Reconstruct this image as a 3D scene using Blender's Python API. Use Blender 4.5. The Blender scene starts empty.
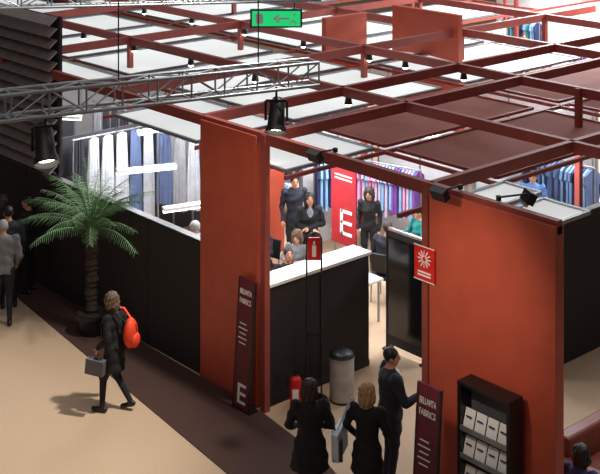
import bpy, bmesh, math, random
import numpy as np
from mathutils import Vector, Matrix, Euler
random.seed(7)
scene=bpy.context.scene
COL=bpy.context.collection

# ---------------------------------------------------------------- materials
def lin(c):
    return tuple(((v/255)/12.92 if v/255<=0.04045 else ((v/255+0.055)/1.055)**2.4) for v in c)
_m={}
def M(name,rgb,rough=0.6,metal=0.0,var=0.12,scale=6.0,bump=0.0,emit=0.0,spec=0.5,trans=0.0):
    if name in _m: return _m[name]
    m=bpy.data.materials.new(name); m.use_nodes=True
    nt=m.node_tree; b=nt.nodes['Principled BSDF']
    c=lin(rgb)
    b.inputs['Roughness'].default_value=rough
    b.inputs['Metallic'].default_value=metal
    b.inputs['Specular IOR Level'].default_value=spec
    tc=nt.nodes.new('ShaderNodeTexCoord'); n=nt.nodes.new('ShaderNodeTexNoise')
    n.inputs['Scale'].default_value=scale; n.inputs['Detail'].default_value=4
    nt.links.new(tc.outputs['Object'],n.inputs['Vector'])
    r=nt.nodes.new('ShaderNodeValToRGB')
    r.color_ramp.elements[0].position=.3; r.color_ramp.elements[1].position=.7
    r.color_ramp.elements[0].color=(c[0]*(1-var),c[1]*(1-var),c[2]*(1-var),1)
    r.color_ramp.elements[1].color=(min(1,c[0]*(1+var)),min(1,c[1]*(1+var)),min(1,c[2]*(1+var)),1)
    nt.links.new(n.outputs['Fac'],r.inputs['Fac']); nt.links.new(r.outputs['Color'],b.inputs['Base Color'])
    if bump>0:
        bp=nt.nodes.new('ShaderNodeBump'); bp.inputs['Strength'].default_value=bump; bp.inputs['Distance'].default_value=.02
        nt.links.new(n.outputs['Fac'],bp.inputs['Height']); nt.links.new(bp.outputs['Normal'],b.inputs['Normal'])
    if emit>0:
        b.inputs['Emission Color'].default_value=(*c,1); b.inputs['Emission Strength'].default_value=emit
    _m[name]=m; return m
ORANGE=M('panel_terracotta',(176,74,52),.5,scale=3,var=.1)
BEAM=M('beam_rust_red',(144,64,55),.5,scale=5)
DARK=M('dark_wall_fabric',(34,27,28),.8,scale=12,var=.25)
WHITE=M('canopy_white_fabric_glow',(226,230,228),.8,scale=2,var=.04,emit=.46)  # emission added to the cloth, standing in for light through the canopy
BROWN=M('canopy_brown_fabric',(134,68,54),.8,scale=3,var=.1)
WALLW=M('booth_partition_white',(205,205,208),.7,var=.04)
WALLG=M('booth_partition_charcoal',(62,60,66),.8,var=.1)
WTOP=M('white_laminate',(232,232,228),.4,var=.03)
BLACK=M('black_plastic',(18,18,20),.45)
BLKCL=M('black_cloth',(19,18,21),.85,scale=30,var=.3)
STEEL=M('truss_steel',(150,155,160),.35,metal=.6)
GALV=M('galvanised_steel',(165,165,162),.4,metal=.4,var=.2)
RED=M('signal_red',(205,28,24),.45)
WINE=M('poster_wine',(96,24,42),.6)
PAPER=M('paper_white',(235,233,228),.7,var=.03)
GLOW=M('tube_glow',(245,250,255),.5,emit=3,var=0)
SPOTG=M('lamp_lens_glow',(255,244,222),.3,emit=9,var=0)

# ---------------------------------------------------------------- mesh builder
class B:
    def __init__(s,name): s.n=name; s.v=[]; s.f=[]; s.mi=[]; s.mats=[]; s.sm=[]
    def add(s,vs,fs,mat,smooth=False):
        if mat not in s.mats: s.mats.append(mat)
        k=s.mats.index(mat); o=len(s.v)
        s.v+= [tuple(v) for v in vs]
        for f in fs: s.f.append([i+o for i in f]); s.mi.append(k); s.sm.append(smooth)
    def box(s,c,d,mat,R=None):
        x,y,z=d[0]/2,d[1]/2,d[2]/2; c=Vector(c)
        vs=[Vector((a*x,b*y,e*z)) for a in(-1,1) for b in(-1,1) for e in(-1,1)]
        if R is not None:
            if not isinstance(R,Matrix): R=Matrix.Rotation(R,3,'Z')
            vs=[R@v for v in vs]
        vs=[v+c for v in vs]
        s.add(vs,[(0,1,3,2),(4,6,7,5),(0,4,5,1),(2,3,7,6),(0,2,6,4),(1,5,7,3)],mat)
    def bar(s,p,q,w,h,mat):
        p=Vector(p);q=Vector(q);d=q-p;L=d.length;d.normalize()
        up=Vector((0,0,1)) if abs(d.z)<.95 else Vector((0,1,0))
        r=d.cross(up).normalized();u=r.cross(d)
        s.box((p+q)/2,(w,L,h),mat,Matrix((r,d,u)).transposed())
    def cyl(s,p,q,r1,r2,mat,seg=14,smooth=True,cap=True):
        p=Vector(p);q=Vector(q);d=(q-p).normalized()
        up=Vector((0,0,1)) if abs(d.z)<.95 else Vector((0,1,0))
        a=d.cross(up).normalized();b=a.cross(d)
        vs=[];
        for k in range(seg):
            t=2*math.pi*k/seg; e=a*math.cos(t)+b*math.sin(t); vs+=[p+e*r1,q+e*r2]
        s.add(vs,[(2*k,2*k+1,(2*k+3)%(2*seg),(2*k+2)%(2*seg)) for k in range(seg)],mat,smooth)
        if cap: s.add(vs,[tuple(range(0,2*seg,2)),tuple(range(2*seg-1,0,-2))],mat,False)
    def ell(s,c,r,mat,R=None,nu=14,nv=8):
        vs=[];fs=[];c=Vector(c)
        for j in range(nv+1):
            ph=math.pi*j/nv
            for i in range(nu):
                th=2*math.pi*i/nu
                v=Vector((r[0]*math.sin(ph)*math.cos(th),r[1]*math.sin(ph)*math.sin(th),r[2]*math.cos(ph)))
                if R is not None: v=R@v
                vs.append(v+c)
        for j in range(nv):
            for i in range(nu):
                fs.append((j*nu+i,(j+1)*nu+i,(j+1)*nu+(i+1)%nu,j*nu+(i+1)%nu))
        s.add(vs,fs,mat,True)
    def finish(s,bevel=0,loc=None,rot=0):
        me=bpy.data.meshes.new(s.n); me.from_pydata(s.v,[],s.f)
        for m in s.mats: me.materials.append(m)
        me.polygons.foreach_set('material_index',s.mi); me.polygons.foreach_set('use_smooth',s.sm)
        me.update(); ob=bpy.data.objects.new(s.n,me); COL.objects.link(ob)
        if loc: ob.location=loc
        ob.rotation_euler[2]=rot
        if bevel:
            m=ob.modifiers.new('b','BEVEL'); m.width=bevel; m.segments=2; m.limit_method='ANGLE'
        return ob
def text(body,parent,loc,rot,size,mat,sx=1.0):
    # loc is in the parent's own space
    cu=bpy.data.curves.new('lettering','FONT'); cu.body=body; cu.size=size; cu.extrude=.003
    cu.align_x='CENTER'; cu.align_y='CENTER'
    cu.materials.append(mat)
    o=bpy.data.objects.new('lettering',cu); COL.objects.link(o)
    o.parent=parent
    o.location=loc; o.rotation_euler=rot; o.scale=(sx,1,1)
    return o

# ---------------------------------------------------------------- people
SKIN=M('skin',(196,140,112),.55,var=.06,scale=9)
EYE=M('eye_dark',(25,18,16),.3); LIP=M('lips',(150,70,66),.5)
def unit_sphere(nu=16,nv=10):
    vs=[];fs=[]
    for j in range(nv+1):
        for i in range(nu):
            ph=math.pi*j/nv;th=2*math.pi*i/nu
            vs.append((math.sin(ph)*math.cos(th),math.sin(ph)*math.sin(th),math.cos(ph)))
    for j in range(nv):
        for i in range(nu): fs.append((j*nu+i,(j+1)*nu+i,(j+1)*nu+(i+1)%nu,j*nu+(i+1)%nu))
    return vs,fs
def person(name,loc,heading,h=1.7,mats=None,pose=None,hair='short',coat=None,z0=0.0,female=False,skirt_r=.2,open_shirt=False,bulk=1.0):
    mats=dict(mats or {}); pose=pose or {}
    s=h/1.72
    sit=pose.get('sit',False); dz=-.40 if sit else 0
    lean=pose.get('lean',0.0)
    J={}
    def P(k,d): J[k]=Vector(pose.get(k,d))
    hipc=Vector((0,0,.92+dz))
    def up(x,y,z): # upper-body point with lean about hips
        v=Vector((x,y,z-.92)); v=Matrix.Rotation(-lean,3,'X')@v; return hipc+v
    sh=.172 if female else .195
    for sg,sd in((-1,'L'),(1,'R')):
        J['sh'+sd]=up(sg*sh,0,1.405)
        P('el'+sd,up(sg*(sh+.05),-.04,1.12)); P('wr'+sd,up(sg*(sh+.05),.05,.88))
        P('hip'+sd,hipc+Vector((sg*.09,0,-.02)))
        if sit: P('kn'+sd,(sg*.13,.42,.50)); P('an'+sd,(sg*.13,.40,.08))
        else: P('kn'+sd,(sg*.10,.02,.49)); P('an'+sd,(sg*.105,-.03,.085))
    prims=[] # (kind,data,tag)
    V=[];F=[]
    us,uf=unit_sphere()
    def ell(c,r,tag,R=None):
        o=len(V);c=Vector(c)
        for v in us:
            q=Vector((v[0]*r[0],v[1]*r[1],v[2]*r[2]))
            if R is not None:q=R@q
            V.append(q+c)
        F.extend([[i+o for i in f] for f in uf])
        prims.append(('e',np.array(c),np.array(r),np.array(R.transposed()) if R is not None else np.eye(3),tag))
    def cap(a,b,ra,rb,tag):
        a=Vector(a);b=Vector(b);d=(b-a)
        if d.length<1e-5: return
        for c,r in((a,ra),(b,rb)):
            o=len(V); V.extend([Vector(v)*r+c for v in us]); F.extend([[i+o for i in f] for f in uf])
        d.normalize(); upv=Vector((0,0,1)) if abs(d.z)<.95 else Vector((0,1,0))
        e1=d.cross(upv).normalized();e2=e1.cross(d);o=len(V);n=16
        for k in range(n):
            t=2*math.pi*k/n;e=e1*math.cos(t)+e2*math.sin(t);V.append(a+e*ra);V.append(b+e*rb)
        for k in range(n): F.append([o+2*k,o+(2*k+2)%(2*n),o+(2*k+3)%(2*n),o+2*k+1])
        F.append([o+2*k for k in range(n)][::-1]); F.append([o+2*k+1 for k in range(n)])
        prims.append(('c',np.array(a),np.array(b),ra,rb,tag))
    def loft(rings,tag,uselean=True):
        o=len(V);n=20
        cs=[]
        for (z,rx,ry,yo) in rings:
            c=up(0,yo,z) if uselean else Vector((0,yo,z))
            cs.append((c,rx,ry))
            for k in range(n):
                t=2*math.pi*k/n; q=Vector((rx*math.cos(t),ry*math.sin(t),0))
                if uselean: q=Matrix.Rotation(-lean,3,'X')@q
                V.append(c+q)
        for j in range(len(rings)-1):
            for k in range(n): F.append([o+j*n+k,o+j*n+(k+1)%n,o+(j+1)*n+(k+1)%n,o+(j+1)*n+k])
        F.append([o+k for k in range(n)][::-1]); F.append([o+(len(rings)-1)*n+k for k in range(n)])
        for j in range(len(rings)-1):
            prims.append(('l',np.array(cs[j][0]),np.array(cs[j+1][0]),np.array(cs[j][1:]),np.array(cs[j+1][1:]),tag))
    k=bulk
    if female: loft([(.86,.165*k,.115*k,0),(.95,.165*k,.12*k,0),(1.10,.125*k,.10*k,.0),(1.26,.15*k,.125*k,.015),(1.36,.165*k,.105*k,0),(1.425,.13,.08,-.01),(1.46,.06,.055,-.012)],'top')
    else: loft([(.86,.155*k,.115*k,0),(.98,.155*k,.115*k,0),(1.12,.15*k,.11*k,.0),(1.28,.175*k,.125*k,.01),(1.38,.185*k,.11*k,0),(1.44,.14,.085,-.01),(1.475,.065,.058,-.012)],'top')
    cap(up(0,-.012,1.44),up(0,.005,1.54),.056,.053,'skin')
    if open_shirt:
        ell(up(0,.085,1.34),(.05,.045,.11),'shirt')
    # head
    hy=pose.get('head_yaw',0); hp=pose.get('head_pitch',0)
    HR=Matrix.Rotation(hy,3,'Z')@Matrix.Rotation(-hp-lean*.5,3,'X')
    HC=up(0,.015,1.60)
    def hd(x,y,z): return HC+HR@Vector((x,y,z))
    ell(hd(0,0,.012),(.074,.094,.105),'skin',HR)
    ell(hd(0,.03,-.055),(.052,.058,.062),'skin',HR)
    ell(hd(0,.098,-.012),(.014,.02,.026),'skin',HR)
    for sg in(-1,1): ell(hd(sg*.076,-.005,-.005),(.014,.022,.033),'skin',HR)
    if hair=='short':
        ell(hd(0,-.016,.035),(.083,.096,.096),'hair',HR)
    elif hair=='bob':
        ell(hd(0,-.02,.034),(.10,.108,.108),'hair',HR); ell(hd(0,-.06,-.05),(.10,.07,.11),'hair',HR)
        for sg in(-1,1): ell(hd(sg*.082,-.01,-.04),(.03,.05,.09),'hair',HR)
    elif hair=='long':
        ell(hd(0,-.02,.032),(.09,.102,.103),'hair',HR); ell(hd(0,-.065,-.08),(.088,.06,.16),'hair',HR)
        for sg in(-1,1): ell(hd(sg*.075,-.015,-.09),(.03,.045,.14),'hair',HR)
    elif hair=='bald':
        ell(hd(0,-.035,-.0),(.081,.075,.06),'hair',HR)
    # limbs
    for sd in 'LR':
        top='sleeve'
        cap(J['sh'+sd],J['el'+sd],.062*k,.048*k,top); cap(J['el'+sd],J['wr'+sd],.047*k,.034*k,top)
        ell(J['sh'+sd],(.066*k,.066*k,.062),top)
        cap(J['hip'+sd],J['kn'+sd],.092*k,.062,'legs'); cap(J['kn'+sd],J['an'+sd],.058,.04,'calf')
        a=J['an'+sd]; toe=Vector(pose.get('toe'+sd,(0,1,0))).normalized()
        flat=Vector((a.x,a.y,a.z-.042))
        cap(flat-toe*.045,flat+toe*.14,.04,.036,'shoe'); cap(a,flat,.043,.042,'shoe')
    if sit: ell(hipc+Vector((0,-.02,-.0)),(.17,.14,.11),'legs')
    if coat is not None:
        zt=.98; r1=skirt_r
        loft([(coat,r1,r1*.78,0),(.6*coat+.4*zt,r1*.95,r1*.74,0),(zt,.16*k,.12*k,0)],'top',uselean=False)
    # hands: palm
    hands=[]
    for sd in 'LR':
        w=J['wr'+sd]; d=(w-J['el'+sd]).normalized()
        d=Vector(pose.get('hand'+sd,d)).normalized()
        cap(w,w+d*.075,.027,.033,'skin'); hands.append((w,d,sd))
    me=bpy.data.meshes.new(name+'_src'); me.from_pydata([tuple(v) for v in V],[],F); me.update()
    ob=bpy.data.objects.new(name+'_src',me); COL.objects.link(ob)
    rm=ob.modifiers.new('r','REMESH'); rm.mode='VOXEL'; rm.voxel_size=.0135
    sm=ob.modifiers.new('s','SMOOTH'); sm.iterations=4; sm.factor=.5
    dg=bpy.context.evaluated_depsgraph_get(); ev=ob.evaluated_get(dg)
    me2=bpy.data.meshes.new_from_object(ev); bpy.data.objects.remove(ob)
    nv=len(me2.vertices); co=np.empty(nv*3); me2.vertices.foreach_get('co',co); co=co.reshape(-1,3)
    nf=len(me2.polygons)
    cen=np.empty(nf*3); me2.polygons.foreach_get('center',cen); cen=cen.reshape(-1,3)
    best=np.full(nf,1e9); tag=np.zeros(nf,int)
    tags=['skin','hair','top','sleeve','legs','calf','shoe','shirt']
    for p in prims:
        if p[0]=='e':
            q=(cen-p[1])@p[3].T; d=(np.linalg.norm(q/p[2],axis=1)-1)*p[2].min()
        elif p[0]=='c':
            ab=p[2]-p[1]; t=np.clip(((cen-p[1])@ab)/(ab@ab),0,1)
            d=np.linalg.norm(cen-p[1]-t[:,None]*ab,axis=1)-(p[3]+(p[4]-p[3])*t)
        else:
            ab=p[2]-p[1]; L=np.linalg.norm(ab); tt=((cen-p[1])@ab)/(ab@ab); t=np.clip(tt,0,1)
            q=cen-p[1]-tt[:,None]*ab; r=p[3][None]+(p[4]-p[3])[None]*t[:,None]
            rad=np.sqrt((q[:,0]/r[:,0])**2+((q[:,1]**2+q[:,2]**2)/r[:,1]**2))
            d=np.maximum((rad-1)*r.min(axis=1),np.abs(tt-t)*L)
        if p[-1]=='shirt': d=d-.012
        if p[-1]=='hair': d=d-.004
        m=d<best; best[m]=d[m]; tag[m]=tags.index(p[-1])
    fs=[tuple(p.vertices) for p in me2.polygons]
    # uneven locks on hair, soft folds on cloth
    no=np.empty(nv*3); me2.vertices.foreach_get('normal',no); no=no.reshape(-1,3)
    vt=np.zeros(nv,int)
    for i,f in enumerate(fs):
        for q in f: vt[q]=tag[i]
    hm=(vt==1)
    if hair in('bob','long'):
        ang=np.arctan2(co[:,0]-HC.x,co[:,1]-HC.y)
        dd=.008*np.sin(ang*11+co[:,2]*22)+.006*np.sin(ang*23-co[:,2]*50)+.003*np.sin(co[:,2]*95+ang*3)
        co[hm]+=no[hm]*dd[hm,None]
    cm=(vt==2)|(vt==3)|(vt==4)
    dd=.006*np.sin(co[:,2]*38+co[:,0]*17+3*np.sin(co[:,1]*12))+.004*np.sin(co[:,0]*45+co[:,2]*11)
    co[cm]+=no[cm]*dd[cm,None]
    vs=[tuple(v) for v in co]
    default={'skin':SKIN,'hair':M('hair_brown',(52,34,26),.6,var=.3,scale=60),'top':BLKCL,'legs':M('trousers_dark',(24,24,30),.85),'shoe':BLACK,'shirt':PAPER}
    default.update(mats)
    default.setdefault('sleeve',default['top']); default.setdefault('calf',default['legs'])
    b=B(name)
    for ti,t in enumerate(tags):
        if default[t] not in b.mats: b.mats.append(default[t])
    b.v=vs; b.f=[list(f) for f in fs]; b.mi=[b.mats.index(default[tags[t]]) for t in tag]; b.sm=[True]*len(fs)
    # face details
    for sg in(-1,1):
        b.ell(hd(sg*.03,.083,.012),(.012,.008,.008),EYE,HR,8,6)
        b.ell(hd(sg*.03,.086,.032),(.02,.006,.004),default['hair'],HR,8,6)
    b.ell(hd(0,.088,-.052),(.022,.007,.007),LIP,HR,8,6)
    # fingers
    for w,d,sd in hands:
        sg=-1 if sd=='L' else 1
        side=Vector((0,0,1)).cross(d)
        if side.length<.3: side=Vector((0,1,0))
        side.normalize()
        if abs(d.z)>.7: side=Vector((0,1,0))-d*d.y; side.normalize()
        nrm=d.cross(side).normalized()
        if nrm.dot(Vector((-sg,0,-.4)))<0: nrm=-nrm
        for i,(off,ln) in enumerate(((-.026,.058),(-.009,.068),(.009,.074),(.026,.066))):
            a=w+d*.09+side*off; m1=a+(d*.9+nrm*.35).normalized()*ln*.55; e=m1+(d*.5+nrm*.8).normalized()*ln*.5
            b.cyl(a,m1,.0095,.0088,default['skin'],8); b.ell(m1,(.009,)*3,default['skin'],None,8,5); b.cyl(m1,e,.0088,.007,default['skin'],8); b.ell(e,(.0072,)*3,default['skin'],None,8,5)
        a=w+d*.03+side*.022; m1=a+(d*.5+side*.7+nrm*.3).normalized()*.045; e=m1+(d*.8+nrm*.4).normalized()*.032
        b.cyl(a,m1,.013,.011,default['skin'],8); b.ell(m1,(.0112,)*3,default['skin'],None,8,5); b.cyl(m1,e,.011,.008,default['skin'],8); b.ell(e,(.008,)*3,default['skin'],None,8,5)
    o=b.finish(); o.scale=(s,s,s); o.location=(loc[0],loc[1],z0); o.rotation_euler[2]=math.radians(heading-90)
    bpy.data.meshes.remove(me2)
    return o

# ---------------------------------------------------------------- room shell
FLOORM=M('floor_beige_carpet',(190,164,136),.9,var=.06,scale=40)
CARP=M('carpet_dark_brown',(70,46,40),.95,var=.15,scale=60)
b=B('floor'); b.box((-10,10,-.05),(90,90,.1),FLOORM); b.finish()
b=B('carpet_runner')
edge=[(-20,.9),(-12,-.02),(-6.63,-.59),(-4.28,-.87),(1.03,-1.50),(2.6,-1.68),(4.2,-1.85)]
inner=[(-20,1.0),(-12,-.015),(-6.63,-.015),(-4.28,-.015),(0.1,-.09),(1.6,-.3),(4.2,-1.2)]
vs=[(x,y,z) for (x,y) in edge+inner for z in (.0005,.012)]
n=len(edge); fs=[]
for i in range(n-1):
    a0,a1=2*i,2*(i+1); c0,c1=2*(n+i),2*(n+i+1)
    fs.append((a0+1,a1+1,c1+1,c0+1)); fs.append((a0,a1,a1+1,a0+1)); fs.append((c1,c0,c0+1,c1+1))
b.add(vs,fs,CARP); b.finish()
HALL=M('hall_wall_dark',(40,36,40),.9)
b=B('wall_left'); b.box((-34,10,5),(.3,70,10),HALL); b.finish()
b=B('wall_back'); b.box((-10,44,5),(60,.3,10),HALL); b.finish()

# dark front wall
b=B('booth_wall_dark'); b.box((-6.75,.05,1.03),(10.5,.12,2.06),DARK); b.box((-6.75,.05,2.075),(10.5,.14,.03),BLACK)
for x in(-11,-9,-7,-5,-3): b.box((x,-.012,1.03),(.012,.01,2.04),BLACK)
b.finish()
b=B('counter_wall'); 
b.box((-.2,1.12,.88),(.36,2.1,1.76),DARK); b.box((-.2,1.12,1.785),(.42,2.16,.05),WTOP); b.box((-.2,1.12,.05),(.37,2.12,.1),BLACK)
b.box((-.015,1.12,.93),(.012,.012,1.6),BLACK)
b.finish(bevel=.008)
# terracotta panels
for c,d in (((-.8,0,2.0),(1.36,.14,4.0)),((4.27,0,2.0),(1.94,.16,4.0)),((-4.8,8.75,2.2),(2.0,.14,4.4)),((-6.4,7.75,2.1),(.14,1.3,4.2)),((-4.85,3.9,1.65),(.1,1.3,3.3))):
    b=B('exhibition_wall_panel'); b.box((0,0,0),d,ORANGE); b.box((0,0,-d[2]/2+.03),(d[0]+.01,d[1]+.01,.06),BEAM); b.finish(bevel=.01,loc=c)
b=B('booth_wall_dark'); b.box((1.95,6.0,1.14),(.12,4.4,2.28),DARK); b.box((1.95,6.0,2.29),(.14,4.42,.03),BLACK); b.finish()
# louvre facade
LOU=M('louvre_grey_brown',(140,128,124),.6,var=.2)
b=B('louvre_screen')
for i in range(14):
    z=2.2+i*.21
    b.box((-9.6,.04,z),(7.0,.22,.025),LOU,Matrix.Rotation(math.radians(38),3,'X'))
for x in(-6.15,-8,-10,-12.8): b.box((x,.2,2.5),(.08,.08,5.0),BLACK)
b.box((-9.6,.19,3.55),(7.0,.03,2.9),M('louvre_backing',(40,36,40),.9))
b.finish()

# roof frame
b=B('pergola_frame'); W,Hh=.09,.16
for y,x0,x1 in((0,-6,5.24),(3,-18,8),(6,-22,9),(9,-24,6),(12,-26,3),(16,-28,-7),(20.5,-30,-9)):
    b.bar((x0,y,3.98),(x1,y,3.98),W,Hh,BEAM)
for x,y0,y1 in((-16,0,30),(-12,0,26),(-8,0,20.5),(-4,0,14),(-1.5,0,12),(0,0,12),(3.25,0,9)):
    b.bar((x,y0,3.98),(x,y1,3.98),W,Hh,BEAM)
for x,y in((0.03,-.02),(3.2,0),(1.27,5.94),(-4,6),(-8,3),(-8,6),(-4,9),(-8,9),(-12,3),(-12,9),(0,9),(-4,12),(-8,12),(-1.5,12),(-8,16),(-12,16),(-12,20.5),(-16,9),(-16,16),(3.25,9)):
    b.bar((x,y,0),(x,y,4.05),.10,.10,BEAM)
Xs=[-19.2,-16.8,-14.4,-12,-9.6,-7.2,-4.8,-2.1,.1,2.4]; Ys=[.3,2.4,7,11.5,16,20.5,25,30]
for x in Xs[1:]: b.bar((x,.3,3.36),(x,11.5 if x>-7 else (20 if x>-10 else 25),3.36),.045,.06,BEAM)
for y in Ys[1:-1]: b.bar((-19,y,3.36),(2.4 if y<12 else -7.2,y,3.36),.045,.06,BEAM)
b.finish()
# canopies
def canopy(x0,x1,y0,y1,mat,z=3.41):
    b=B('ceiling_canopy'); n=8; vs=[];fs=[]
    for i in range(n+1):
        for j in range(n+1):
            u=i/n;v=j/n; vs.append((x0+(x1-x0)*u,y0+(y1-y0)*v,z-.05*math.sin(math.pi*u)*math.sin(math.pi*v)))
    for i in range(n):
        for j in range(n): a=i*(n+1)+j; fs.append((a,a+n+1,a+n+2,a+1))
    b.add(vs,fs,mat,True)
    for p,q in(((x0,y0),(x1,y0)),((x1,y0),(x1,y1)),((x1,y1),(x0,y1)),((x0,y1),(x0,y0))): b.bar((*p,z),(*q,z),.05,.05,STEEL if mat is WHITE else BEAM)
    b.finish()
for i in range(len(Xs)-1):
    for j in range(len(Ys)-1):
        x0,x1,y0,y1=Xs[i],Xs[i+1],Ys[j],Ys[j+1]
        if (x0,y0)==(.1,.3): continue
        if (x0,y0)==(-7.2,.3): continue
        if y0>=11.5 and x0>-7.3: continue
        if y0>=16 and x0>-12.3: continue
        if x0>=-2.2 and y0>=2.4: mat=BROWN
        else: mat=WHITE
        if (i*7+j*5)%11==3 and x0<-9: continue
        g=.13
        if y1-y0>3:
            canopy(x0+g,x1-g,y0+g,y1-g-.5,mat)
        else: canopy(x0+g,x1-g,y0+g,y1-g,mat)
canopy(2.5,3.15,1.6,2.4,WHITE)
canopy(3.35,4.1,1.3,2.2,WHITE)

# ---------------------------------------------------------------- booth furniture
GC=[M('cloth_slate_blue',(96,112,150),.85),M('cloth_grey',(158,158,164),.85),M('cloth_lilac',(186,168,196),.85),M('cloth_navy',(36,48,92),.85),M('cloth_sky',(130,168,205),.85),M('cloth_purple',(120,66,150),.85),M('cloth_charcoal',(52,52,60),.85),M('cloth_teal',(30,130,140),.85),M('cloth_pale_grey',(196,198,206),.85),M('cloth_pink',(214,140,176),.85)]
def rack(x,y,ang,L,cols,ln=.95,zt=1.85):
    b=B('clothes_rack')
    b.cyl((-L/2,0,zt),(L/2,0,zt),.016,.016,STEEL,8)
    for e in(-L/2,L/2):
        b.cyl((e,0,0.03),(e,0,zt),.016,.016,STEEL,8); b.cyl((e,-.25,.03),(e,.25,.03),.018,.018,STEEL,8)
    n=int(L/.075)
    for i in range(n):
        px=-L/2+.06+i*(L-.12)/max(1,n-1); c=GC[random.choice(cols)]; l=ln*random.uniform(.85,1.05); w=.22*random.uniform(.9,1.05); t=.024
        prof=[(0,zt-.03),(.08,zt-.06),(w,zt-.14),(w+.03,zt-.3),(w-.03,zt-.35),(w-.02,zt-l),(-w+.02,zt-l),(-w+.03,zt-.35),(-w-.03,zt-.3),(-w,zt-.14),(-.08,zt-.06)]
        a=random.uniform(-.15,.15); vs=[]
        for sx in(-t,t):
            for (yy,zz) in prof: vs.append((px+sx+yy*a,yy,zz))
        k=len(prof)
        fs=[tuple(range(k))[::-1],tuple(range(k,2*k))]+[(q,(q+1)%k,(q+1)%k+k,q+k) for q in range(k)]
        b.add(vs,fs,c); b.cyl((px,0,zt-.04),(px,0,zt+.02),.004,.004,STEEL,5)
    return b.finish(loc=(x,y,0),rot=math.radians(ang))
def drape(x0,y0,x1,y1,z0,z1,cols,name='hanging_fabric_display'):
    b=B(name); L=math.hypot(x1-x0,y1-y0); ncol=max(1,int(L/.30))
    for c in range(ncol):
        vs=[];fs=[];k=14; m=random.choice(cols); zb=z0+random.uniform(0,.35)
        for i in range(k+1):
            t=(c+.04+.92*i/k)/ncol; off=.05*math.sin(i*1.9+c)
            for z,pin_ in((z1,.3),((z0+z1)/2,.8),(zb,1.2)):
                tc=(c+.5)/ncol; tt=tc+(t-tc)*(.75 if z==z1 else 1)
                vs.append((-L/2+L*tt,off*pin_,z-(.06*abs(i/k-.5)*2 if z==z1 else 0)))
        for i in range(k):
            for j in range(2): fs.append((i*3+j,(i+1)*3+j,(i+1)*3+j+1,i*3+j+1))
        b.add(vs,fs,GC[m],True)
    b.cyl((-L/2,0,z1),(L/2,0,z1),.018,.018,STEEL,8)
    for e in(-L/2,L/2): b.cyl((e,0,0),(e,0,z1),.02,.02,STEEL,8)
    b.finish(loc=((x0+x1)/2,(y0+y1)/2,0),rot=math.atan2(y1-y0,x1-x0))
drape(-6.55,2.7,-5.1,3.4,.6,2.35,[8,1,0,1])
drape(-6.9,4.4,-4.95,4.4,.6,2.5,[1,0,1,6])
drape(-7.0,1.0,-7.0,3.9,.5,2.4,[1,8,1,6,0])
drape(-9.3,2.9,-7.6,2.9,.5,2.5,[6,1,8,6])
rack(-3.1,5.8,15,1.4,[2,5,9,4,9],.95)
rack(-4.0,5.35,60,1.1,[3,0,4],.95)
rack(-1.1,8.6,0,1.7,[3,4,0])
rack(-8.6,4.9,90,2.0,[1,2,3])
rack(.9,10.4,0,1.6,[3,0,6]); rack(-12.4,21.8,0,1.6,[3,4,4,7]); rack(-5.2,14.9,0,1.2,[3,4,1])
def table(x,y,ang,w,d,mat=WTOP,stuff=True,h=.75,laptop=False):
    b=B('display_table'); b.box((0,0,h-.02),(w,d,.04),mat)
    for sx in(-1,1):
        for sy in(-1,1): b.cyl((sx*(w/2-.06),sy*(d/2-.06),0),(sx*(w/2-.06),sy*(d/2-.06),h-.04),.022,.022,STEEL,8)
    if stuff:
        for _ in range(int(w*d*6)):
            px=random.uniform(-w/2+.15,w/2-.15);py=random.uniform(-d/2+.12,d/2-.12)
            q=random.choice([GC[3],GC[0],GC[4],PAPER,PAPER,PAPER,BLACK]); b.box((px,py,h+.02),(random.uniform(.15,.3),random.uniform(.12,.24),random.uniform(.01,.04)),q,random.uniform(0,3))
    if laptop:
        b.box((w*.15,0,h+.045),(.32,.22,.015),BLACK,.3); b.box((w*.15+.03,.14,h+.14),(.32,.015,.21),BLACK,Matrix.Rotation(.3,3,'Z')@Matrix.Rotation(-.25,3,'X')); 
    return b.finish(bevel=.004,loc=(x,y,0),rot=math.radians(ang))
table(-1.7,3.2,0,1.3,.7,laptop=True); table(-3.3,4.9,10,.5,.5) ; table(-1.05,5.1,90,1.2,.7,laptop=True); table(-1.9,.95,0,1.4,.6,laptop=True)
table(-4.2,2.4,0,.8,.6,laptop=True); table(-.3,7.2,0,1.8,.7,laptop=True); table(1.0,4.2,90,1.2,.7); table(-1.2,9.8,0,1.5,.8); table(.9,7.9,90,1.0,.8,laptop=True); table(-5.8,5.8,0,1.5,.8)
table(-11.5,18.6,0,2.4,.9,laptop=True); table(-8.6,18.2,0,2.0,.9,laptop=True); table(-6.5,13.6,0,2.4,.9,laptop=True); table(-2.5,14.2,0,2.2,.9,laptop=True); table(-10.5,21.4,0,1.6,.7); table(-7.2,20.9,0,1.8,.8,laptop=True); table(-5.6,17.6,0,1.8,.8,laptop=True)
def chair(x,y,heading,mat=BLACK):
    b=B('conference_chair')
    b.box((0,0,.43),(.44,.44,.05),mat); b.box((0,-.24,.72),(.42,.035,.34),mat,Matrix.Rotation(.15,3,'X'))
    for sx in(-1,1):
        b.cyl((sx*.19,.19,0),(sx*.19,.17,.42),.014,.014,STEEL,8); b.cyl((sx*.19,-.24,0),(sx*.19,-.21,.42),.014,.014,STEEL,8)
        b.cyl((sx*.19,-.21,.42),(sx*.19,-.255,.8),.014,.014,STEEL,8)
    return b.finish(bevel=.01,loc=(x,y,0),rot=math.radians(heading-90))
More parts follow.
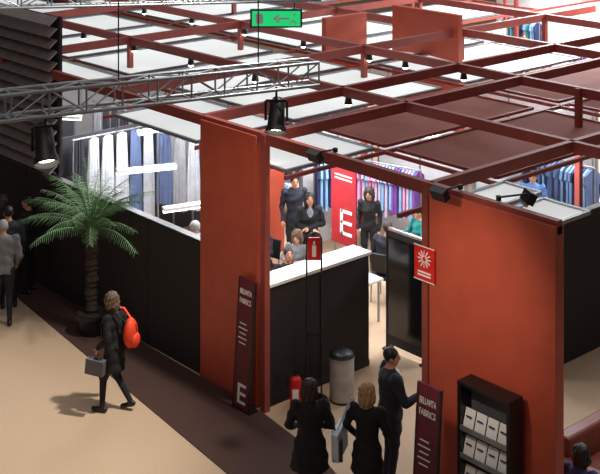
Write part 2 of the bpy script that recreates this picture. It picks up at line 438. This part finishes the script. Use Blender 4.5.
# interior partitions
def part(x0,y0,x1,y1,h,mat=WALLW):
    b=B('partition_wall'); dx,dy=x1-x0,y1-y0; L=math.hypot(dx,dy); a=math.atan2(dy,dx)
    b.box((0,0,h/2),(L,.05,h),mat)
    for e in(-L/2,0,L/2): b.box((e,0,h/2),(.05,.07,h),STEEL)
    b.finish(loc=((x0+x1)/2,(y0+y1)/2,0),rot=a)
part(-7.3,.4,-7.3,6.8,2.4,WALLG); part(-4.7,4.9,-4.7,6.9,2.4); part(-7.2,7,-4.9,7,2.4,WALLG); part(-4.6,7.05,-2.2,7.05,2.4)
part(-9.5,7,-7.4,7,2.4); part(-2.0,11.5,2.3,11.5,2.4); part(-7.1,11.5,-2.2,11.5,2.4); part(-2.2,7.3,-2.2,11.3,2.4)
part(-12.1,.6,-12.1,6.8,2.4); part(-12,7,-9.6,7,2.4); part(-14,16.2,-12.4,16.2,2.4); part(-14,22.5,-4,22.5,2.6); part(-14,27,-2,27,3.0); part(-9.6,.5,-9.6,2.6,2.4,WALLG); part(-9.9,16.5,-9.9,17.9,2.4)
def tube(p,q):
    b=B('fluorescent_lamp'); p=Vector(p);q=Vector(q)
    b.bar(p+Vector((0,0,.04)),q+Vector((0,0,.04)),.16,.05,WTOP); b.cyl(p,q,.03,.03,GLOW,10)
    for e in(p,q): b.cyl(e+Vector((0,0,.05)),(e.x,e.y,3.36),.006,.006,STEEL,5)
    b.finish()
tube((-4.55,.4,2.4),(-4.15,1.4,2.4)); tube((-3.05,.35,2.1),(-2.8,1.2,2.1)); tube((-6.2,2.0,2.5),(-6.2,3.2,2.5)); tube((-9,1,2.5),(-8,1.8,2.5)); tube((-1.8,5.2,2.8),(-.6,5.2,2.8)); tube((.3,8.2,2.8),(1.5,8.2,2.8))

# display board
b=B('display_board'); 
b.box((.15,2.85,1.02),(.82,.05,1.85),DARK); 
for x in(-.26,.56): b.box((x,2.85,1.0),(.04,.07,2.0),BLACK); b.box((x,2.85,.02),(.06,.22,.04),BLACK)
b.box((.15,2.82,1.05),(.74,.012,1.6),M('screen_black_gloss',(14,13,16),.12)); 
b.box((.15,2.85,1.97),(.86,.06,.04),GALV); b.finish(bevel=.004)

# E banner
b=B('hanging_banner'); b.box((-.75,2.32,2.32),(.58,.02,1.26),M('banner_red',(160,30,38),.6)); b.cyl((-1.06,2.32,2.95),(-.44,2.32,2.95),.015,.015,STEEL,8)
for x in(-1.0,-.5): b.cyl((x,2.32,2.95),(x,2.38,3.33),.005,.005,BLACK,5)
for z in(1.88,2.06,2.24): b.box((-.68,2.305,z),(.26,.01,.05),PAPER)
b.box((-.79,2.305,2.06),(.06,.01,.41),PAPER)
for z in(2.82,2.76): b.box((-.75,2.305,z),(.4,.01,.02),PAPER)
ob=b.finish()
# posters
def poster(x,y,w,h,name='standing_poster'):
    b=B(name); R=Matrix.Rotation(math.radians(-4),3,'X')
    b.box((0,0,h/2),(w,.03,h),WINE,R); 
    for e in(-w/2,w/2): b.box((e,0,h/2),(.02,.04,h),BLACK,R)
    b.box((0,.0,.02),(w+.04,.16,.04),BLACK)
    def fy(z): return (z-h/2)*.07-.024
    def g(xx,z,ww,hh): b.box((xx,fy(z),z),(ww,.006,hh),PAPER,R)
    for z in (.14,.26,.38): g(.03,z,w*.42,.04)
    g(-w*.14,.26,.05,.28)
    for k in range(5): g(-.03,h*.66-k*.07,w*(.55 if k%2 else .4),.014)
    o=b.finish(loc=(x,y,0))
    for i,tx in enumerate(('BELLAVITA','FABRICS')):
        z=h*(.90-.07*i); text(tx,o,(0,fy(z)-.006,z),(math.radians(86),0,0),.11,PAPER,sx=w/(.72 if i==0 else .56))
poster(-.2,-.22,.36,1.9); poster(3.86,-.74,.36,1.9)

# brochure rack
b=B('brochure_rack')
for x in(-.37,.37): b.box((x,0,.97),(.05,.24,1.94),BLACK)
b.box((0,.1,.97),(.74,.03,1.94),M('rack_back_grey',(84,80,84),.6)); b.box((0,0,1.93),(.78,.26,.04),BLACK); b.box((0,0,.06),(.78,.26,.12),BLACK)
for z in(.35,.70,1.05,1.38):
    b.box((0,-.03,z),(.7,.18,.02),STEEL); b.box((0,-.12,z+.03),(.7,.012,.06),STEEL)
    for k in range(4): b.box((-.26+k*.173,-.05,z+.13),(.155,.012,.23),PAPER,Matrix.Rotation(-.28,3,'X')); b.box((-.26+k*.173,-.066,z+.16),(.09,.004,.02),M('ink_blue',(50,60,100),.6),Matrix.Rotation(-.28,3,'X')); 
b.finish(bevel=.003,loc=(4.44,-.28,0))

# bin
b=B('waste_bin'); seg=28
b.cyl((0,0,.02),(0,0,.66),.185,.185,GALV,seg,True,True); b.cyl((0,0,.66),(0,0,.70),.19,.17,BLACK,seg); b.cyl((0,0,.0),(0,0,.03),.19,.19,BLACK,seg); b.cyl((0,0,.62),(0,0,.66),.19,.19,STEEL,seg)
b.ell((0,0,.70),(.165,.165,.03),BLACK); b.finish(loc=(.52,1.06,0))
# extinguisher station
b=B('fire_extinguisher_stand')
b.cyl((0,0,0),(0,0,.04),.22,.20,BLACK,24)
for x in(-.11,.11): b.cyl((x,0,.03),(x,0,2.4),.014,.014,BLACK,8)
for i in range(8):
    t0=math.pi*i/8;t1=math.pi*(i+1)/8
    b.cyl((-.11*math.cos(t0),0,2.4+.11*math.sin(t0)),(-.11*math.cos(t1),0,2.4+.11*math.sin(t1)),.014,.014,BLACK,8)
b.box((0,-.01,2.27),(.19,.02,.34),RED); b.box((0,-.022,2.24),(.06,.006,.17),PAPER); b.box((0,-.022,2.36),(.03,.006,.05),PAPER)
b.box((0,0,1.0),(.22,.03,.03),BLACK)
b.finish(loc=(.28,.72,0),rot=math.radians(48))
b=B('fire_extinguisher')
b.cyl((0,0,.0),(0,0,.42),.085,.085,RED,18); b.ell((0,0,.42),(.085,.085,.07),RED); b.cyl((0,0,.47),(0,0,.53),.025,.02,BLACK,10); b.box((.03,0,.54),(.14,.03,.025),BLACK); b.box((.03,0,.58),(.12,.025,.015),BLACK,Matrix.Rotation(-.25,3,'Y'))
for i in range(6):
    a0=i*.3;a1=(i+1)*.3
    b.cyl((-.02-.11*math.sin(a0),0,.52-.13*(1-math.cos(a0))*1.3),(-.02-.11*math.sin(a1),0,.52-.13*(1-math.cos(a1))*1.3),.012,.012,BLACK,8)
b.box((0,-.084,.25),(.09,.01,.14),PAPER); b.finish(loc=(.27,.36,0.0),rot=math.radians(48))

# fire sign
b=B('fire_safety_sign'); b.box((3.25,-.10,3.05),(.34,.02,.42),RED)
for k in range(12):
    a=k*math.pi/6; b.bar((3.25+.03*math.cos(a),-.113,3.11+.03*math.sin(a)),(3.25+.11*math.cos(a),-.113,3.11+.11*math.sin(a)),.006,.014,PAPER)
for z in(2.90,2.94): b.box((3.25,-.113,z),(.22,.006,.02),PAPER)
for z in(3.265,2.835): b.box((3.25,-.113,z),(.35,.006,.012),PAPER)
b.finish()

# exit sign
GREEN=M('exit_green',(20,160,90),.4,emit=1.6,var=0)
b=B('exit_sign'); b.box((0,0,0),(.86,.08,.30),BLACK); b.box((0,-.045,0),(.80,.01,.25),GREEN)
b.box((-.28,-.053,0),(.12,.006,.17),PAPER); b.bar((.02,-.053,0),(.22,-.053,0),.006,.03,PAPER)
b.bar((-.03,-.053,0),(.05,-.053,.06),.006,.03,PAPER); b.bar((-.03,-.053,0),(.05,-.053,-.06),.006,.03,PAPER)
b.ell((.3,-.053,.07),(.02,.006,.02),PAPER); b.bar((.3,-.053,.04),(.28,-.053,-.03),.006,.04,PAPER); b.bar((.28,-.053,-.03),(.33,-.053,-.09),.006,.02,PAPER); b.bar((.28,-.053,-.03),(.23,-.053,-.08),.006,.02,PAPER)
for x in(-.3,.3): b.cyl((x,0,.15),(x,0,2.5),.008,.008,BLACK,6)
b.finish(loc=(-1.66,1.64,5.36),rot=math.radians(48.3))

# trusses
def truss(p,q,w=.28,name='lighting_truss',cables=True):
    b=B(name); p=Vector(p);q=Vector(q);d=(q-p);L=d.length;d.normalize();r=d.cross(Vector((0,0,1))).normalized();u=Vector((0,0,1))
    cs=[r*w/2+u*w/2,-r*w/2+u*w/2,r*w/2-u*w/2,-r*w/2-u*w/2]
    for c in cs: b.cyl(p+c,q+c,.022,.022,STEEL,8)
    n=int(L/.42)
    for i in range(n+1):
        a=p+d*(L*i/n)
        for c1,c2 in((0,1),(2,3),(0,2),(1,3)): b.cyl(a+cs[c1],a+cs[c2],.012,.012,STEEL,6)
        if i<n:
            e=p+d*(L*(i+1)/n)
            for c1,c2 in((0,2),(1,3),(0,1),(2,3)):
                if i%2: c1,c2=c2,c1
                b.cyl(a+cs[c1],e+cs[c2],.010,.010,STEEL,6)
    if cables:
        for t in(.15,.5,.85): a=p+d*L*t; b.cyl(a+u*w/2,a+u*6,.008,.008,BLACK,6)
    b.finish()
truss((1.2,-6.2,5.5),(2.43,-1.25,5.5))
truss((-3.2,-7.5,6.3),(-.6,1.6,5.9),.22)
def spotlamp(loc,aim,s=1.0,clampz=None):
    b=B('stage_spotlight'); p=Vector(loc); d=(Vector(aim)-p).normalized()
    b.cyl(p-d*.20*s,p+d*.08*s,.085*s,.10*s,BLACK,18); b.cyl(p-d*.26*s,p-d*.20*s,.05*s,.085*s,BLACK,18)
    b.cyl(p+d*.08*s,p+d*.14*s,.115*s,.12*s,BLACK,18,cap=False); b.cyl(p+d*.075*s,p+d*.09*s,.09*s,.09*s,SPOTG,18)
    r=d.cross(Vector((0,0,1))).normalized()
    for sg in(-1,1): b.bar(p+r*sg*.12*s,p+r*sg*.12*s+Vector((0,0,.22*s)),.012,.03,BLACK)
    b.bar(p+r*.12*s+Vector((0,0,.22*s)),p-r*.12*s+Vector((0,0,.22*s)),.012,.03,BLACK)
    b.cyl(p+Vector((0,0,.22*s)),(p.x,p.y,clampz or p.z+.4),.015,.015,BLACK,8); b.finish()
spotlamp((1.6,-4.55,4.95),(3.4,-5.2,2.2),1.2,5.36); spotlamp((2.3,-1.75,4.95),(3.0,-2.5,3.2),1.1,5.36)
def flood(x,y,z,a):
    b=B('arm_floodlight'); b.bar((0,0,.1),(0,-.35,.12),.02,.02,BLACK); b.bar((0,0,.06),(0,0,.12),.05,.05,BLACK); b.box((0,-.38,.08),(.22,.1,.14),BLACK,Matrix.Rotation(.5,3,'X')); b.box((0,-.34,.03),(.18,.02,.1),GALV,Matrix.Rotation(.5,3,'X')); b.finish(loc=(x,y,z),rot=a)
flood(3.75,0,4.02,0); flood(4.35,-.0,4.02,2.6); flood(1.5,0,4.02,0)
def pin(x,y,z=3.84):
    b=B('pendant_pin_light'); b.cyl((0,0,0),(0,0,.12),.07,.05,BLACK,14); b.ell((0,0,0),(.055,.055,.045),SPOTG); b.finish(loc=(x,y,z-.06))
for x,y in((-4,3),(-8,3),(-8,6),(-4,6),(-1.5,3),(-3,6),(-6,3),(-6,6),(-10,3),(-10,6),(-6,9),(-1.5,6),(-2,12),(-12,6)): pin(x+.15,y)

# palm
TR=M('palm_trunk_fibre',(52,40,32),.95,var=.4,scale=30,bump=.8); LEAF=M('palm_leaf_green',(92,126,80),.6,var=.4,scale=5)
b=B('potted_palm')
b.cyl((0,0,0),(0,0,.34),.20,.27,BLACK,24); b.cyl((0,0,.30),(0,0,.345),.285,.285,BLACK,24); b.cyl((0,0,.33),(0,0,.35),.25,.25,M('soil',(40,28,20),.95),24)
zz=.33
for i in range(17):
    r=.085+.012*math.sin(i*2.1); b.cyl((.02*math.sin(i),0,zz),(.02*math.sin(i+1),0,zz+.088),r+.02,r-.008,TR,12); zz+=.082
for i in range(36):
    az=i*2.399; el=.55+.95*((i*37)%36)/36; L=1.12+.3*random.random()
    dirh=Vector((math.cos(az),math.sin(az)*(.35 if math.sin(az)>0 else 1),0)); dirh.normalize(); 
    if math.sin(az)>.45: el=max(el,1.1)
    sl=el; prev=Vector((0,-.02,zz-.03)); side=Vector((-dirh.y,dirh.x,0)); n=30
    for k in range(n):
        step=dirh*math.cos(sl)+Vector((0,0,1))*math.sin(sl); nx=prev+step*(L/n); sl-=(.027+.03*random.random()*.6)
        if nx.y>.36 and nx.z<2.1: break
        b.cyl(prev,nx,.010*(1-k/n)+.003,.010*(1-(k+1)/n)+.003,LEAF,5,cap=False)
        if k>2:
            ll=.21*math.sin(math.pi*(k/n)**.7*.93)+.03
            for sg in(-1,1):
                dr=-.25-.4*random.random()
                tip=nx+(side*sg*.8+step*.7+Vector((0,0,dr))).normalized()*ll*random.uniform(.8,1.15); w=step*.0065
                if tip.y>.42 and tip.z<2.1: continue
                b.add([nx-w,nx+w,tip+w*.2,tip-w*.2],[(0,1,2,3)],LEAF)
        prev=nx
b.finish(loc=(-3.98,-.46,0.012))

# sofa + stool
LEA=M('sofa_brown_leather',(116,56,44),.4,var=.15)
b=B('leather_sofa')
b.box((.1,0,.42),(.22,1.9,.84),LEA); b.box((.55,0,.22),(.75,1.86,.36),LEA)
for y in(-.45,.45): b.box((.58,y,.45),(.66,.86,.14),LEA)
for y in(-.95,.95): b.box((.5,y,.30),(.9,.16,.60),LEA)
b.finish(bevel=.04,loc=(4.25,2.2,0))
b=B('stool'); b.cyl((0,0,.38),(0,0,.43),.19,.19,LEA,20); b.cyl((0,0,.02),(0,0,.38),.025,.025,STEEL,10); b.cyl((0,0,0),(0,0,.03),.2,.18,STEEL,20); b.finish(bevel=.01,loc=(5.15,.42,0))

# ---------------------------------------------------------------- people placement
HB=M('hair_light_brown',(98,76,58),.7,var=.5,scale=45); HBL=M('hair_blonde',(168,132,92),.7,var=.35,scale=45); HBK=M('hair_black',(24,20,20),.5,var=.3,scale=60); HG=M('hair_grey',(150,148,145),.7,var=.2,scale=60); HD=M('hair_dark_brown',(54,36,29),.6,var=.4,scale=50)
NAVY=M('suit_navy',(28,30,44),.8); GREYJ=M('jacket_grey',(120,120,124),.85,scale=30); TEALC=M('shirt_teal',(20,120,118),.8); BLUES=M('shirt_blue',(90,130,190),.8); STOCK=M('stockings',(60,44,44),.6)
SITW={'sit':True,'lean':.1,'elL':(-.27,.12,.78),'wrL':(-.12,.33,.82),'elR':(.27,.12,.78),'wrR':(.12,.33,.82)}
# walking woman
wl=(-1.45,-1.66); wh=212
person('woman_walking_black_coat',wl,wh,1.72,{'hair':HB,'top':BLKCL},{'lean':.06,'hipL':(-.09,0,.9),'knL':(-.09,.13,.50),'anL':(-.09,.15,.085),'knR':(.09,.0,.49),'anR':(.09,-.22,.13),'toeR':(0,1,-.35),
 'elR':(.27,-.1,1.13),'wrR':(.22,.10,.98),'elL':(-.26,-.02,1.13),'wrL':(-.25,.14,1.0),'handL':(0,.3,-1)},hair='bob',coat=.62,female=True,skirt_r=.20,bulk=1.15)
def placed(b,loc,heading): return b.finish(loc=(loc[0],loc[1],0),rot=math.radians(heading-90))
OR=M('backpack_red_orange',(232,66,32),.6)
b=B('red_backpack'); b.ell((.02,-.25,1.16),(.145,.10,.22),OR); b.ell((.02,-.33,1.07),(.11,.06,.11),OR)
b.bar((.02,-.335,1.3),(.02,-.35,1.18),.01,.01,BLACK)
for sg in(-1,1):
    pr=[(.02+sg*.08,-.22,1.34),(sg*.12,-.10,1.47),(sg*.125,.06,1.46),(sg*.125,.145,1.32),(sg*.13,.13,1.12),(sg*.12,-.12,.98)]
    for a,c in zip(pr,pr[1:]): b.bar(a,c,.04,.012,OR if sg>0 else BLACK)
placed(b,wl,wh)
GB=M('handbag_grey',(92,92,98),.6)
b=B('grey_handbag'); b.box((-.27,.17,.74),(.11,.28,.22),GB,Matrix.Rotation(.1,3,'X'))
for k in range(8):
    a0=math.pi*k/8;a1=math.pi*(k+1)/8; b.cyl((-.27,.17-.09*math.cos(a0),.84+.10*math.sin(a0)),(-.27,.17-.09*math.cos(a1),.84+.10*math.sin(a1)),.008,.008,GB,6)
o=placed(b,wl,wh); o.modifiers.new('b','BEVEL').width=.02
# foreground pair
bl=(2.46,-1.34)
person('woman_black_coat',bl,140,1.68,{'hair':HD,'top':BLKCL,'calf':STOCK,'legs':BLKCL},{'elL':(-.27,.02,1.14),'wrL':(-.16,.20,1.06),'elR':(.27,.02,1.14),'wrR':(.16,.20,1.06),'head_yaw':-.5},hair='bob',coat=.60,female=True,skirt_r=.25,bulk=1.2,z0=.012)
b=B('black_handbag'); b.box((.34,0,.88),(.12,.34,.26),M('handbag_black',(40,36,40),.35)); 
for a,c in zip([(.33,-.12,1.0),(.26,-.1,1.3),(.17,-.02,1.49)],[(.26,-.1,1.3),(.17,-.02,1.49),(.23,.1,1.3)]): b.bar(a,c,.025,.01,BLACK)
b.bar((.23,.1,1.3),(.33,.12,1.0),.025,.01,BLACK)
o=placed(b,bl,140); o.modifiers.new('b','BEVEL').width=.03
cl=(3.0,-.87)
person('woman_blonde_black_coat',cl,118,1.68,{'hair':HBL,'top':BLKCL,'calf':STOCK,'legs':BLKCL},{'elL':(-.28,.0,1.16),'wrL':(-.22,.14,1.0),'elR':(.25,.02,1.14),'wrR':(.14,.22,1.1),'head_yaw':-.35},hair='bob',coat=.62,female=True,skirt_r=.22,bulk=1.1)
TB=M('tote_pale_blue',(196,208,218),.6)
b=B('tote_bag'); b.box((-.35,-.04,.95),(.09,.38,.36),TB,Matrix.Rotation(.12,3,'X'))
for yy in(-.1,.08):
    b.cyl((-.35,yy-.04,1.1),(-.22,yy*.4,1.47),.012,.012,TB,6)
o=placed(b,cl,118); o.modifiers.new('b','BEVEL').width=.03
person('man_dark_suit',(2.65,-.10),62,1.80,{'hair':HBK,'top':NAVY,'legs':NAVY},{'elR':(.27,.10,1.13),'wrR':(.24,.38,1.24),'handR':(-.1,1,.1),'elL':(-.26,-.02,1.13),'wrL':(-.2,.2,1.0),'head_yaw':-.35},hair='short',coat=.72,skirt_r=.18,open_shirt=True,bulk=1.22)
# left aisle
person('man_grey_jacket',(-5.28,-1.41),150,1.80,{'hair':HG,'top':GREYJ,'legs':NAVY},{'elR':(.26,-.02,1.13),'wrR':(.22,.12,.95)},hair='short',bulk=1.15)
person('man_dark_coat',(-5.95,-.95),160,1.78,{'hair':HBK,'top':NAVY,'legs':BLKCL},{},hair='short',coat=.7,bulk=1.15)
person('woman_dark_coat',(-6.9,-.55),100,1.68,{'hair':HD,'top':NAVY,'legs':BLKCL},{},hair='bob',coat=.6,female=True)
person('man_dark_jacket',(-6.3,-.36),220,1.76,{'hair':HBK,'top':BLKCL,'legs':BLKCL},{},hair='short',bulk=1.1)
# booth
person('woman_standing_black_jacket',(-3.16,3.75),-38,1.70,{'hair':HBK,'top':BLKCL,'shirt':M('scarf_grey',(120,120,130),.8)},{'elL':(-.25,.02,1.15),'wrL':(.02,.20,1.10),'handL':(1,.1,0),'elR':(.25,.02,1.13),'wrR':(-.02,.2,1.06),'handR':(-1,.1,0),'head_pitch':-.2},hair='long',female=True,open_shirt=True,bulk=1.15)
ws=(-2.0,2.2)
person('woman_seated_black_top',ws,-25,1.76,{'hair':HBK,'top':BLKCL},{'sit':True,'lean':.0,'elL':(-.25,.12,.78),'wrL':(-.12,.3,.82),'elR':(.25,.12,.78),'wrR':(.12,.22,.95),'head_pitch':-.15},hair='short',female=True)
chair(ws[0],ws[1],-25)
person('man_seated_dark_suit',(-1.72,4.3),110,1.80,{'hair':HD,'top':NAVY,'legs':NAVY},SITW,hair='short',bulk=1.15); chair(-1.72,4.3,110)
person('woman_seated_teal_top',(-2.05,5.6),250,1.74,{'hair':HBK,'top':TEALC},SITW,hair='short',female=True); chair(-2.05,5.6,250)
person('woman_standing_dark_dress',(-2.85,5.0),-60,1.62,{'hair':HD,'top':BLKCL},{},hair='bob',female=True)
person('man_grey_hair',(-3.3,1.2),200,1.70,{'hair':HG,'top':BLUES},{'elR':(.26,.1,1.15),'wrR':(.2,.3,1.1)},hair='short')
person('woman_navy_top',(-2.8,.6),150,1.60,{'hair':HD,'top':GC[3]},{},hair='bob',female=True)
person('man_seated_navy',(-3.5,2.9),-80,1.72,{'hair':HD,'top':NAVY},SITW,hair='short'); chair(-3.5,2.9,-80)
person('woman_seated_grey_top',(-2.75,3.1),-60,1.66,{'hair':HB,'top':GREYJ},SITW,hair='bob',female=True); chair(-2.75,3.1,-60)
person('man_standing_suit',(-4.1,4.2),-30,1.74,{'hair':HBK,'top':NAVY},{},hair='short')
person('man_blue_shirt',(-1.2,7.9),-60,1.74,{'hair':HD,'top':BLUES},{},hair='short')
person('woman_standing_black_top',(-.45,9.3),-20,1.66,{'hair':HBK,'top':BLKCL},{},hair='bob',female=True)
person('man_blue_shirt',(-11.0,20.2),-40,1.74,{'hair':HD,'top':BLUES},{},hair='short')
person('man_standing_suit',(-12.0,20.3),-60,1.76,{'hair':HBK,'top':NAVY},{},hair='short')
person('woman_blue_dress',(-8.4,19.6),-20,1.66,{'hair':HBK,'top':GC[3]},{},hair='bob',female=True)
person('man_standing_suit',(-9.4,19.3),60,1.76,{'hair':HD,'top':BLKCL},{},hair='short')
person('man_blue_shirt',(-6.9,18.9),200,1.74,{'hair':HD,'top':BLUES},{},hair='short')
person('person_seated_blue_top',(5.15,.42),100,1.66,{'hair':HBK,'top':GC[3],'legs':BLUES},{'sit':True,'lean':.25,'elL':(-.25,.2,.76),'wrL':(-.1,.38,.72),'elR':(.25,.2,.76),'wrR':(.1,.38,.72),'head_pitch':-.3},hair='bob',female=True)

# ---------------------------------------------------------------- lights
def area(loc,size,power,col=(1,1,1),aim=None):
    l=bpy.data.lights.new('area_lamp','AREA'); l.energy=power; l.size=size; l.color=col
    o=bpy.data.objects.new('area_lamp',l); COL.objects.link(o); o.location=loc
    if aim: o.rotation_euler=(Vector(aim)-Vector(loc)).to_track_quat('-Z','Y').to_euler()
    return o
def spot(loc,aim,power,ang=40,blend=.6,col=(1,.9,.78),r=.15):
    l=bpy.data.lights.new('spot_lamp','SPOT'); l.energy=power; l.spot_size=math.radians(ang); l.spot_blend=blend; l.color=col; l.shadow_soft_size=r
    o=bpy.data.objects.new('spot_lamp',l); COL.objects.link(o); o.location=loc
    o.rotation_euler=(Vector(aim)-Vector(loc)).to_track_quat('-Z','Y').to_euler(); return o
area((-8,12,14),22,2000,(.95,.97,1.0))
area((6,-8,13),8,260,(1,.93,.85),aim=(1,-1,0))
spot((3.4,.7,11.5),(-2.6,-4.0,0),6000,44,.8,(1,.94,.86),.3)
spot((2.3,-2.2,4.9),(-.85,-.1,2.6),240,46,1.0,(1,.84,.68))
spot((4.2,-3.4,5.2),(4.0,0,2.7),460,44,1.0,(1,.84,.68))
spot((1.4,-.6,3.9),(.0,.7,.6),90,40,.9,(1,.75,.55),.05)
for x,y,p in((-3.4,1.4,95),(-6,2,110),(-3.4,4.6,120),(-1,4.6,105),(-6,5,90),(1.2,5,85),(-8.5,2,50),(-1,9,90),(1,8.5,85),(-3.5,9.5,40),(-1,1.4,80),(5.6,2.2,40)):
    area((x,y,3.3),.9,p,(.94,.97,1))
for x,y in((-5,14),(-10,20),(-2,15),(-7,19),(-9,25)): area((x,y,6),2.5,700,(.97,.98,1))
w=bpy.data.worlds.new('hall_ambient'); scene.world=w; w.use_nodes=True
w.node_tree.nodes['Background'].inputs[0].default_value=(.55,.5,.55,1); w.node_tree.nodes['Background'].inputs[1].default_value=.15
scene.view_settings.view_transform='Standard'

# ---------------------------------------------------------------- camera
c=bpy.data.cameras.new('camera'); cam=bpy.data.objects.new('camera',c); COL.objects.link(cam)
c.sensor_width=36; c.lens=73.2; c.shift_y=-417/600; c.clip_end=200
cam.location=(13.68,-11.50,8.64)
cam.rotation_euler=Vector((-.7466,.6652,0)).to_track_quat('-Z','Y').to_euler()
scene.camera=cam
